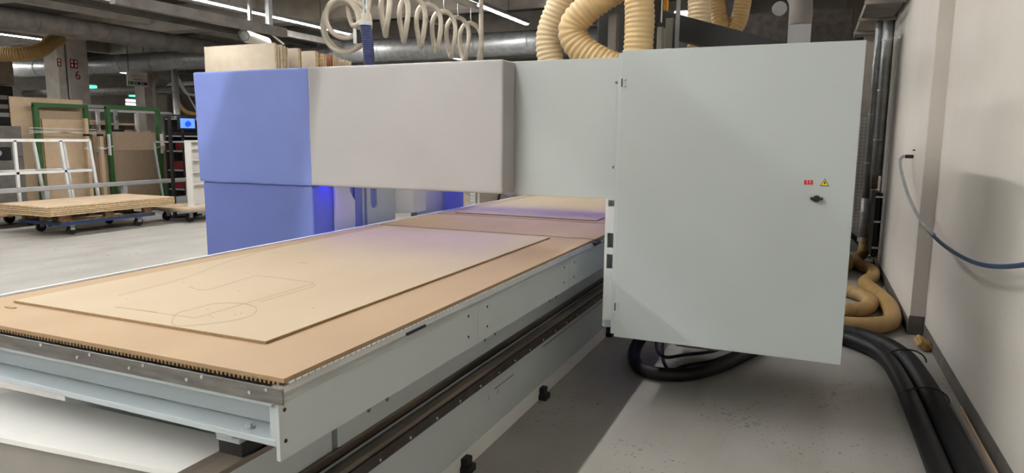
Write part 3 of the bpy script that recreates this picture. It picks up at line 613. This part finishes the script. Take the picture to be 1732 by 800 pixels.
a = ony(607, 62, 6.4); MB().box(a.x - .06, 6.38, a.z - .07, a.x - .02, 6.42, a.z + .09).build('label_tag', 'edge_white', rc); MB().prism([(a.x - .02, a.z - .07), (a.x + .05, a.z - .06), (a.x + .03, a.z + .04), (a.x - .02, a.z + .09)], 'y', 6.39, 6.42).build('handle', 'black', rc)
nv = thing('navy_hose', 'navy blue ribbed hose hanging vertically from a grey clamp', 'hose', ony(622, 100, 6.2))
a = ony(618, 40, 6.2); b = ony(625, 120, 6.2)
_smooth(ribbed([a, a.lerp(b, .5) + Vector((.01, 0, 0)), b, b + Vector((.03, 0, -.5))], .06, .022, .006, 16).build('hose', 'hose_navy', nv)); MB().cyl(a + Vector((0, 0, -.02)), a + Vector((0, 0, .02)), .07, 16).build('clamp_ring', 'galvanised', nv); MB().cyl(a, a + Vector((0, 0, .10)), .045, 14).build('clamp', 'hose_grey', nv)
for dx in (-.02, .02): MB().cyl(a + Vector((dx, 0, .1)), (a.x + dx * .3, 6.2, 3.62), .009, 6).build('chain', 'galvanised', nv)
a = ony(814, 55, 9.6); t = tag(_smooth(MB().cyl((a.x, 9.6, 2.2), (a.x, 9.6, 4.2), .035, 12).build('drop_pipe', 'hose_grey')), 'pale vertical drop pipe at the end of the looped hoses', 'pipe')

# ------------------------------------------------------------------ store of boards standing on edge behind the blue tower
bs = thing('board_rack', 'low grey rack that holds the upright boards', 'rack', (-10, 11.2, 0))
MB().box(-11.0, 9.95, 0, -9.0, 12.9, .18).build('base', 'grey_steel', bs)
def board(x0, x1, y, th, z1, m, label, em='board_edge', group='boards standing on edge'):
    t = thing('upright_board', label, 'board', ((x0 + x1) / 2, y + th / 2, .18), group)
    MB().box(x0, y, .18, x1, y + th, z1).build('panel', m, t); MB().box(x1, y + .001, .18, x1 + .002, y + th - .001, z1 - .001).build('cut_edge', em, t)
lab = ['upright beige board with plain face at the front of the board store', 'upright board in the first tight bundle of the board store', 'upright beige board in the second gap of the board store', 'upright board in the third bundle of the board store', 'upright reddish board in the board store', 'upright pale board towards the back of the board store']
board(-10.84, -9.11, 10.0, .035, 3.27, 'board_beige', lab[0])
for i in range(9): board(-10.8 + .01 * i, -9.11 - random.uniform(0, .05), 10.045 + i * .036, .024, 3.27 - random.uniform(0, .05), 'board_beige', lab[1], random.choice(['board_edge', 'board_edge', 'board_beige', 'pallet_wood']))
board(-10.7, -9.11, 10.62, .03, 3.25, 'board_beige', lab[2])
for i in range(2): board(-10.7, -9.12, 10.66 + .04 * i, .025, 3.25, 'board_beige', lab[2], ['board_edge', 'pallet_wood'][i])
for i, (y, m, e) in enumerate(((11.12, 'board_beige', 'board_edge'), (11.17, 'board_beige', 'board_edge'), (11.22, 'board_edge', 'pallet_wood'), (11.36, 'board_edge', 'board_edge'), (11.42, 'board_beige', 'board_beige'))): board(-10.7, -9.11, y, .035, 3.26 - .01 * i, m, lab[3], e)
for y in (11.58, 11.66): board(-10.7, -9.11, y, .03, 3.22, 'board_red', lab[4], 'board_red' if y < 11.6 else 'board_edge')
for y in (11.74, 11.82, 11.95, 12.05, 12.15, 12.25): board(-10.7, -9.11 + random.uniform(-.04, .04), y, .03, 3.22 - (y - 11.7) * .1, 'board_beige', lab[5], random.choice(['board_edge', 'board_beige']))
board(-9.4, -7.9, 12.9, .03, 3.05, 'board_beige', 'upright wide board standing alone behind the navy hose')

# ------------------------------------------------------------------ storage racking seen below the gantry
rk = thing('storage_rack', 'galvanised racking with perforated uprights beyond the router table', 'rack', (-4.4, 10, 0))
for y, x in ((9.2, -4.66), (11.6, -4.66), (13.2, -4.66)):
    u = MB()
    if y < 10:
        u.box(x - .04, y, 0, x + .04, y + .06, .60).box(x - .04, y, 1.02, x + .04, y + .06, 1.55).box(x - .04, y + .004, .60, x - .036, y + .06, 1.02).box(x + .036, y + .004, .60, x + .04, y + .06, 1.02)
        for a, b in ((-.04, -.025), (-.011, .011), (.025, .04)): u.box(x + a, y, .60, x + b, y + .004, 1.02)
        for a, b in ((-.025, -.011), (.011, .025)):
            for k in range(9): u.box(x + a, y, .60 if k == 0 else .585 + k * .05, x + b, y + .004, .62 + k * .05)
    else: u.box(x - .04, y, 0, x + .04, y + .06, 1.55)
    u.build('upright', 'galvanised', rk)
for z in (.45, .95, 1.5): MB().box(-5.5, 9.2, z, -4.62, 13.26, z + .06).build('shelf', 'grey_steel', rk)
for a, b in (((9.9, .5), (10.4, 1.2)), ((12.2, .5), (12.7, 1.2))): MB().bar((-4.6, a[0], a[1]), (-4.6, b[0], b[1]), .03).build('brace', 'black', rk)
for y, lab in ((9.5, 'beige carton stack on the low shelf beside the near upright'), (10.8, 'beige carton on the low shelf behind the brace')): tag(MB().box(-5.4, y, .51, -4.7, y + 1.0, .86).build('carton', 'board_beige', bevel=.005), lab, 'carton')
tag(MB().box(-5.45, 12.0, .51, -4.7, 13.1, .80).build('storage_crate', 'base_paint', bevel=.01), 'dark storage crate on the low shelf of the far racking bay', 'crate')

# ------------------------------------------------------------------ pallet dolly with a stack of boards
dl = thing('pallet_dolly', 'dark blue steel dolly on four castors under the board pallet', 'dolly', (-11.2, 7.8, 0))
MB().box(-11.75, 6.9, .17, -10.72, 6.97, .22).box(-11.75, 8.53, .17, -10.72, 8.6, .22).box(-11.75, 6.97, .17, -11.68, 8.53, .22).box(-10.79, 6.97, .17, -10.72, 8.53, .22).build('frame', 'dolly_blue', dl)
def castor(par, x, y, r=.075, top=.17):
    f = MB().box(x - .04, y - .05, top - .03, x + .04, y + .05, top).box(x - .035, y - .03, r, x - .025, y + .04, top - .03).box(x + .025, y - .03, r, x + .035, y + .04, top - .03).build('castor_fork', 'grey_steel', par)
    MB().cyl((x - .02, y, r), (x + .02, y, r), r, 18).build('castor_wheel', 'rubber', f, smooth=True)
for x in (-11.6, -10.84):
    for y in (7.15, 8.35): castor(dl, x, y)
pl = thing('wood_pallet', 'brown wooden pallet on the blue dolly', 'pallet', (-11.2, 7.8, .22))
for x in (-11.7, -11.25, -10.78):
    MB().box(x - .05, 6.95, .22, x + .05, 8.55, .24).build('bottom_board', 'pallet_wood', pl)
    for y in (7.02, 7.75, 8.48): MB().box(x - .05, y - .07, .24, x + .05, y + .07, .32).build('block', 'pallet_wood', pl)
for i in range(7): MB().box(-11.76, 6.95 + i * .25, .32, -10.71, 7.05 + i * .25, .342).build('deck_board', 'pallet_wood', pl)
for i in range(5):
    dx = random.uniform(-.015, .015); o = thing('particle_board', 'particle board in the flat stack on the pallet, %s' % ['lowest sheet', 'second sheet up', 'middle sheet', 'second sheet down', 'topmost sheet'][i], 'board', (-11.2, 7.8, .345 + i * .03))
    MB().box(-11.9 + dx, 6.65 - dx, .345 + i * .03, -10.57 + dx, 8.9 - dx, .369 + i * .03).build('panel', 'plywood_top', o); MB().box(-10.57 + dx, 6.65 - dx, .349 + i * .03, -10.568 + dx, 8.9 - dx, .368 + i * .03).box(-11.9 + dx, 6.648 - dx, .349 + i * .03, -10.57 + dx, 6.65 - dx, .368 + i * .03).build('cut_edge', 'board_edge', o)

# low barrier behind the stack
br = thing('barrier_rail', 'low grey tubular barrier running behind the pallet stack', 'barrier', (-12.15, 9, 0))
MB().box(-12.19, 5.5, .62, -12.11, 11.6, .70).build('top_rail', 'grey_steel', br, bevel=.008); MB().box(-12.2, 10.0, .10, -12.1, 11.6, .20).build('kick_rail', 'grey_steel', br, bevel=.008)
for y in (6.2, 7.62, 9.1, 10.6, 10.9): MB().box(-12.19, y - .04, 0, -12.11, y + .04, .62).build('post', 'grey_steel', br)

# white tube trolley
tr = thing('tube_trolley', 'white square tube trolley with open shelf behind the barrier', 'trolley', (-12.9, 8, 0))
def wb(p, q, nm='frame_tube', m='white_steel', w_=.045, par=None): MB().bar(p, q, w_).build(nm, m, par or tr)
Y_ = (7.2, 7.42, 8.2, 8.75)
for x in (-12.55, -13.3):
    wb((x, 6.6, 1.48), (x, 8.75, 1.48)); wb((x, 6.6, .92), (x, 8.75, .92))
    for y in (7.42, 8.2, 8.75): wb((x, y + .12 * (y > 8), .24), (x, y, 1.48), 'post')
for y in (6.62, 7.42, 8.2, 8.75): wb((-12.55, y, 1.48), (-13.3, y, 1.48)); wb((-12.55, y, .92), (-13.3, y, .92))
MB().box(-13.35, 6.4, .20, -12.45, 8.9, .24).build('deck', 'pallet_wood', tr)
for x in (-12.6, -13.2):
    for y in (6.8, 7.6): castor(tr, x, y, .09, .20)
MB().box(-12.53, 6.75, 1.40, -12.5, 7.0, 1.47).build('red_label', 'red', tr)

# green steel racks holding big boards
def green_rack(y0, y1, ztop, x, label):
    t = thing('green_rack', label, 'rack', (x, (y0 + y1) / 2, 0), 'green board racks')
    for y in (y0, y1):
        MB().bar((x, y, 0), (x, y, ztop), .09, .09).build('post', 'green_steel', t); MB().prism([(x + .045, 0), (x + .3, 0), (x + .09, .5), (x + .045, .5)], 'y', y - .02, y + .02).build('foot', 'green_steel', t)
    MB().bar((x, y0 - .045, ztop), (x, y1 + .045, ztop), .07, .09).build('top_bar', 'green_steel', t)
green_rack(9.65, 10.78, 2.22, -15.5, 'green steel frame rack in front of the tall pale board'); green_rack(11.32, 12.70, 2.24, -15.5, 'green steel frame rack in front of the dark brown board')
def big(x, y0, y1, z0, z1, m, label):
    t = thing('large_board', label, 'board', (x, (y0 + y1) / 2, z0)); MB().box(x - .03, y0, z0, x, y1, z1).build('panel', m, t); MB().box(x - .029, y0 - .002, z0, x - .001, y0, z1).build('cut_edge', 'board_edge', t)
big(-15.75, 9.3, 10.9, .0, 2.38, 'chipboard_pale', 'tall pale board leaning behind the first green rack')
big(-15.6, 9.8, 10.75, .0, 2.10, 'chipboard', 'brown board hung inside the first green rack')
big(-15.56, 9.82, 10.74, .0, 1.92, 'chipboard_pale', 'pale board standing in front of the brown one in the first green rack')
big(-15.58, 11.35, 13.3, .0, 1.66, 'chipboard', 'wide dark brown board in front of the second green rack')
big(-15.56, 10.95, 11.32, .0, 1.66, 'chipboard', 'narrow dark brown board beside the second green rack')
for y0, lab in ((10.62, 'pale wooden post wrapped with straps beside the first green rack'), (10.95, 'slim wooden post beside the narrow brown board')):
    t = thing('wood_post', lab, 'post', (-15.3, y0, 0)); MB().box(-15.34, y0 - .04, 0, -15.26, y0 + .04, 1.95 if y0 < 10.8 else 1.6).build('timber', 'chipboard_pale', t)
    for z in (1.25, 1.55): MB().box(-15.345, y0 - .05, z, -15.255, y0 + .05, z + .05).build('strap', 'black' if z > 1.5 else 'film', t)
for y0, z in ((11.3, 1.3), (12.75, 1.32)):
    t = thing('white_strap', 'white strap tied around the %s post of the second green rack' % ('near' if y0 < 12 else 'far'), 'strap', (-15.4, y0, z)); MB().box(-15.44, y0 - .08, z - .2, -15.385, y0 - .03, z + .3).build('webbing', 'film', t); MB().bar((-15.38, y0 - .4, z - .1), (-15.38, y0 + .02, z + .02), .02).build('tail', 'film', t)
for z0, z1 in ((1.62, 1.64), (1.66, 1.60), (1.72, 1.70)):
    tag(MB().bar((-15.35, 9.4, z0), (-15.35, 10.9, z1), .004, .012).build('wrap_film', 'film'), 'thin strand of stretch film across the pale boards', 'film', 'stretch film strands')
# white frame rack and timber behind
fr = thing('frame_rack', 'tall white tube frame behind the second green rack', 'rack', (-16.8, 12.5, 0))
for y in (10.9, 12.0, 13.1, 14.2): MB().bar((-16.8, y, 0), (-16.8, y, 2.2), .07).build('post', 'white_steel', fr)
for z in (2.2, 1.62): MB().bar((-16.8, 10.9, z), (-16.8, 14.2, z), .06).build('rail', 'white_steel', fr)
MB().box(-17.8, 10.8, 1.50, -16.85, 14.4, 1.60).build('shelf', 'pallet_wood', fr)
fr = thing('frame_rack', 'grey tube frame wrapped with black tape between the green racks', 'rack', (-16.2, 11.3, 0))
for y in (10.4, 12.05): MB().bar((-16.2, y, 0), (-16.2, y, 2.27), .07).build('post', 'grey_steel', fr)
MB().bar((-16.2, 10.4, 2.27), (-16.2, 12.05, 2.27), .07).build('rail', 'grey_steel', fr); MB().box(-16.25, 11.95, 1.62, -16.12, 12.2, 1.72).build('tape', 'black', fr)
for i, (y0, y1, z) in enumerate(((10.9, 13.0, 1.60), (11.0, 13.6, 1.66), (11.2, 13.2, 1.84), (10.9, 12.4, 1.90), (12.6, 14.4, 1.60))):
    tag(MB().box(-17.5 + .1 * i, y0, z, -16.95 + .02 * i, y1, z + .05).build('timber_plank', 'chipboard_pale'), ['lowest long plank on the white frame shelf', 'longest plank on the white frame shelf', 'raised plank on the white frame shelf', 'short upper plank on the white frame shelf', 'plank at the far end of the white frame shelf'][i], 'plank')
for i in range(4): tag(MB().box(-17.3, 11.05 + i * .62, 1.72 + (i % 2) * .01, -17.0, 11.35 + i * .6, 1.83).build('carton', 'brown_wall'), 'dark small box between the planks on the white frame shelf', 'box', 'dark boxes on the white frame shelf')

# control monitor, wall shelf unit, cubby trolley at the edge of the blue tower
mo = thing('control_monitor', 'small monitor with blue screen on a black stand by the blue tower', 'monitor', (-11.3, 9.9, 0))
a = onx(305, 200, -11.3); b = onx(328, 217, -11.3)
MB().box(-11.36, a.y - .03, b.z - .03, -11.31, b.y + .06, a.z + .03).build('case', 'black', mo); MB().box(-11.31, a.y, b.z, -11.3, b.y + .03, a.z).build('screen', 'screen', mo)
m_ = MB()
for k, (dy, dz, r) in enumerate(((.0, .0, .055), (.05, .01, .045), (.02, .03, .04))): m_.disc((-11.2995, (a.y + b.y) / 2 + dy, (a.z + b.z) / 2 + dz - .02), (1, 0, 0), r, .0006 + .0002 * k, 16)
m_.build('screen_pattern', 'screen_mark', mo)
MB().bar((-11.4, a.y - .17, 0), (-11.4, a.y - .17, 1.98), .05).build('post', 'black', mo); MB().bar((-11.4, a.y - .17, 1.97), (-11.4, b.y + .3, 1.97), .03).build('arm', 'black', mo); MB().box(-11.5, a.y - .1, b.z - .12, -11.3, b.y + .5, b.z - .08).build('keyboard_shelf', 'black', mo); MB().box(-11.6, a.y - .3, 0, -11.2, a.y + .3, .03).build('base', 'black', mo)
cu = thing('cubby_trolley', 'cream pigeonhole unit standing on a wheeled board trolley', 'trolley', (-10.6, 9.4, 0))
MB().box(-11.3, 8.95, .23, -10.3, 9.92, .27).build('deck', 'plywood_top', cu); MB().box(-11.3, 8.95, .20, -10.3, 9.92, .23).build('deck_frame', 'grey_steel', cu)
for x in (-11.1, -10.5):
    for y in (9.15, 9.75): castor(cu, x, y, .085, .20)
cx_ = -10.5
MB().box(cx_ - .13, 9.25, .27, cx_, 9.28, 1.50).build('side_panel', 'white_laminate', cu); MB().box(cx_ - .13, 9.85, .27, cx_, 9.89, 1.50).build('side_panel', 'white_laminate', cu); MB().box(cx_ - .15, 9.25, .27, cx_ - .13, 9.89, 1.50).build('back_panel', 'white_laminate', cu)
for z in (.27, .68, .90, 1.12, 1.34, 1.47): MB().box(cx_ - .13, 9.28, z, cx_, 9.85, z + .03).build('shelf', 'white_laminate', cu)
for x, y0, lab in ((-13.5, 11.7, 'dark shelf unit stacked with red bins behind the cubby trolley'),):
    t = thing('shelf_unit', lab, 'shelf', (x, y0 + 1, 0))
    MB().box(x - .6, y0, 0, x - .55, y0 + 2.4, 2.0).build('back_panel', 'black', t)
    for z in (.3, .75, 1.2, 1.55, 1.95): MB().box(x - .6, y0, z, x, y0 + 2.4, z + .03).build('shelf', 'grey_steel', t)
    for y in (y0, y0 + 2.36): MB().box(x - .05, y, 0, x, y + .04, 2.0).build('post', 'black', t)
    for i, (y, z) in enumerate(((11.8, .78), (11.9, 1.23), (11.8, .33), (12.4, .78), (12.5, 1.23), (13.2, .78), (12.6, .33))): tag(MB().box(x - .5, y, z, x - .05, y + .38, z + .2).build('storage_bin', 'maroon', bevel=.01), 'red storage bin on the dark shelf unit', 'bin', 'red bins on the dark shelf unit')
t = thing('tube_stand', 'thin grey tube frame standing before the wide brown board', 'frame', (-13.3, 11.5, 0))
MB().bar((-13.3, 10.9, .2), (-13.3, 10.75, 1.44), .035).build('post', 'grey_steel', t); MB().bar((-13.3, 10.75, 1.44), (-13.3, 12.6, 1.44), .035).build('rail', 'grey_steel', t)
MB().box(-13.32, 10.7, 0, -13.28, 12.6, .2).build('foot_rail', 'grey_steel', t); MB().bar((-13.3, 12.6, .2), (-13.3, 12.6, 1.44), .035).build('post', 'grey_steel', t)
# grey machines at the far left
mc = thing('grey_machine', 'dark grey machine cabinet at the side of the white trolley', 'machine', (-15.5, 8.4, 0))
MB().box(-16.2, 7.9, .1, -15.2, 9.15, 1.10).build('body', 'base_paint', mc, bevel=.01); MB().box(-16.2, 7.9, 1.10, -15.22, 9.15, 1.12).build('seam', 'base_paint', mc); MB().box(-16.2, 7.9, 1.12, -15.2, 9.15, 1.75).build('upper_body', 'base_paint', mc, bevel=.01); MB().box(-15.2, 8.4, 1.05, -15.185, 8.9, 1.32).build('panel', 'black', mc); MB().disc((-15.185, 8.65, 1.2), (1, 0, 0), .06, .02, 16).build('dial', 'galvanised', mc); MB().box(-16.1, 8, 0, -15.3, 9.05, .1).build('base', 'black', mc)
t = thing('tall_rack', 'tall dark rack with pale drawers behind the grey machine', 'rack', (-18.5, 10.0, 0)); MB().box(-19.2, 9.2, 0, -18.3, 10.9, 2.75).build('frame', 'black', t, bevel=.01)
for z in (2.0, 2.2, 2.42): MB().box(-18.3, 9.9, z, -18.28, 10.75, z + .1).build('drawer', 'grey_steel', t)
tag(MB().box(-19.3, 9.3, 2.78, -18.2, 10.9, 3.35).build('vent_box', 'galvanised_dull', bevel=.01), 'ribbed grey vent box on top of the tall dark rack', 'vent')

# ------------------------------------------------------------------ concrete columns with signs
c1 = struct(MB().box(-20.6, 13.2, 0, -20.0, 13.42, 4.9).box(-20.55, 13.42, 0, -20.1, 13.5, 4.9).box(-20.6, 13.5, 0, -20.0, 14.1, 4.9).build('trim_30', 'concrete'))
def wsign(y0, z0, y1, z1, x, lab, two=True):
    t = thing('fire_sign', lab, 'sign', (x, y0, z0)); MB().box(x, y0, z0, x + .01, y1, z1).build('plate', 'maroon', t)
    n_ = 2 if two else 1; wd = (y1 - y0) / n_
    for i in range(n_):
        for za, zb in ((.15, .45), (.6, .88)): MB().box(x + .01, y0 + wd * (i + .28), z0 + (z1 - z0) * za, x + .012, y0 + wd * (i + .72), z0 + (z1 - z0) * zb).build('symbol', 'sign_white', t)
a = onx(119, 115, -20.0); b = onx(130.5, 101, -20.0); wsign(a.y, a.z, b.y, b.z, -20.0, 'dark red double fire sign on the wide face of the column')
a = onx(97, 112, -20.0); b = onx(102.5, 99, -20.0); wsign(a.y, a.z, b.y, b.z, -20.0, 'narrow dark red fire sign on the column edge', False)
a = onx(131.5, 128, -20.0); n6 = text('column_number', '6', .36, 'maroon', (-19.995, a.y, a.z), FACE_X); tag(n6, 'dark red painted number six on the concrete column', 'number')
x = -20.0; a = onx(249, 140, x); b = onx(281, 140, x)
struct(MB().box(x - .6, a.y, 0, x - .15, b.y, 4.9).build('trim_31', 'concrete')); a2 = onx(262, 140, x)
struct(MB().prism([(x - .15, 0), (x - .15, 4.9), (x + .2, 4.9), (x + .2, 3.4), (x - .0, 3.2), (x - .0, 0)], 'y', a2.y, b.y).build('trim_32', 'concrete'))
t = thing('hanging_sign', 'white hanging hall sign with green blue and red fields', 'sign', onx(232, 145, -18.8)); a = onx(216, 145, -18.8); b = onx(249, 123, -18.8)
MB().box(-18.83, a.y, a.z, -18.8, b.y, b.z).build('plate', 'sign_white', t); h_ = b.z - a.z; w_ = b.y - a.y
for i, m_ in enumerate(('sign_green', 'sign_blue', 'maroon')):
    f_ = MB().box(-18.8, a.y + w_ * (.03 + i * .33), a.z + h_ * .12, -18.795, a.y + w_ * (.30 + i * .33), a.z + h_ * .32).build('colour_field', m_, t)
    MB().box(-18.795, a.y + w_ * (.08 + i * .33), a.z + h_ * .17, -18.793, a.y + w_ * (.14 + i * .33), a.z + h_ * .27).build('field_mark', 'sign_white', f_)
text('sign_text', 'HALL 2', h_ * .26, 'sign_text', (-18.798, a.y + w_ * .5, a.z + h_ * .72), FACE_X, t); MB().box(-18.8, a.y + w_ * .28, a.z + h_ * .44, -18.796, a.y + w_ * .72, a.z + h_ * .50).build('sign_line', 'sign_text', t)
for k in (.1, .9): MB().cyl((-18.815, a.y + w_ * k, b.z), (-18.815, a.y + w_ * k, ZC - .026), .01, 6).build('suspension_wire', 'dark_steel', t)
for px, py, wd, lab in ((152, 147, 12, 'dim green exit sign between the columns'), (230, 161, 10, 'bright green exit sign beside the second column')):
    t = thing('exit_sign', lab, 'sign', onx(px, py, -24)); a = onx(px - wd, py + 2, -24); b = onx(px + wd, py - 2, -24); MB().box(-24.05, a.y, a.z, -24, b.y, b.z).build('face', 'exit_glow', t); MB().box(-24.07, a.y - .03, a.z - .02, -24.05, b.y + .03, b.z + .06).build('case', 'grey_steel', t); MB().cyl((-24.06, (a.y + b.y) / 2, b.z), (-24.06, (a.y + b.y) / 2, ZC - .026), .012, 6).build('rod', 'dark_steel', t)
for py, lab in ((170, 'upper short bright light far behind the white frame rack'), (176, 'lower short bright light far behind the white frame rack')):
    x_ = -25.0 if py == 170 else -25.5; a = onx(214, py, x_); b = onx(250, py, x_)
    t = thing('light_strip', lab, 'light', a); MB().box(x_ - .05, a.y, a.z - .02, x_, b.y, a.z + .025).build('diffuser', 'lamp_far', t); MB().box(x_ - .08, a.y, a.z - .05, x_ - .05, b.y, a.z + .08).build('housing', 'grey_steel', t); MB().cyl((x_ - .06, (a.y + b.y) / 2, a.z + .08), (x_ - .06, (a.y + b.y) / 2, ZC - .026), .012, 6).build('rod', 'dark_steel', t)
# vertical pipe with swinging arm by the second column
t = thing('extraction_post', 'grey vertical pipe with a bent suction arm beside the second column', 'pipe', onx(295, 230, -16.5)); a = onx(295, 120, -16.5)
_smooth(MB().cyl((-16.5, a.y, 0), (-16.5, a.y, 3.4), .09, 16).build('pipe', 'galvanised', t)); MB().bar((-16.5, a.y - .6, 2.75), (-16.5, a.y, 2.78), .03).build('bracket', 'grey_steel', t)
_smooth(MB().tube(spline([(-16.5, a.y, 2.55), (-16.5, a.y + .25, 2.28), (-16.5, a.y + .6, 2.2), (-16.5, a.y + 1.3, 2.2)], 8), .06, 12).build('suction_arm', 'hose_amber', t)); _smooth(MB().tube(spline([(-16.5, a.y, 3.25), (-16.5, a.y + .3, 2.85), (-16.5, a.y + .5, 2.75), (-16.5, a.y + 1.2, 2.72)], 8), .045, 12).build('upper_arm', 'white_steel', t)); MB().cyl((-16.45, a.y - .05, 3.4), (-16.45, a.y + 1.0, 1.7), .018, 6).build('cord', 'white_steel', t)
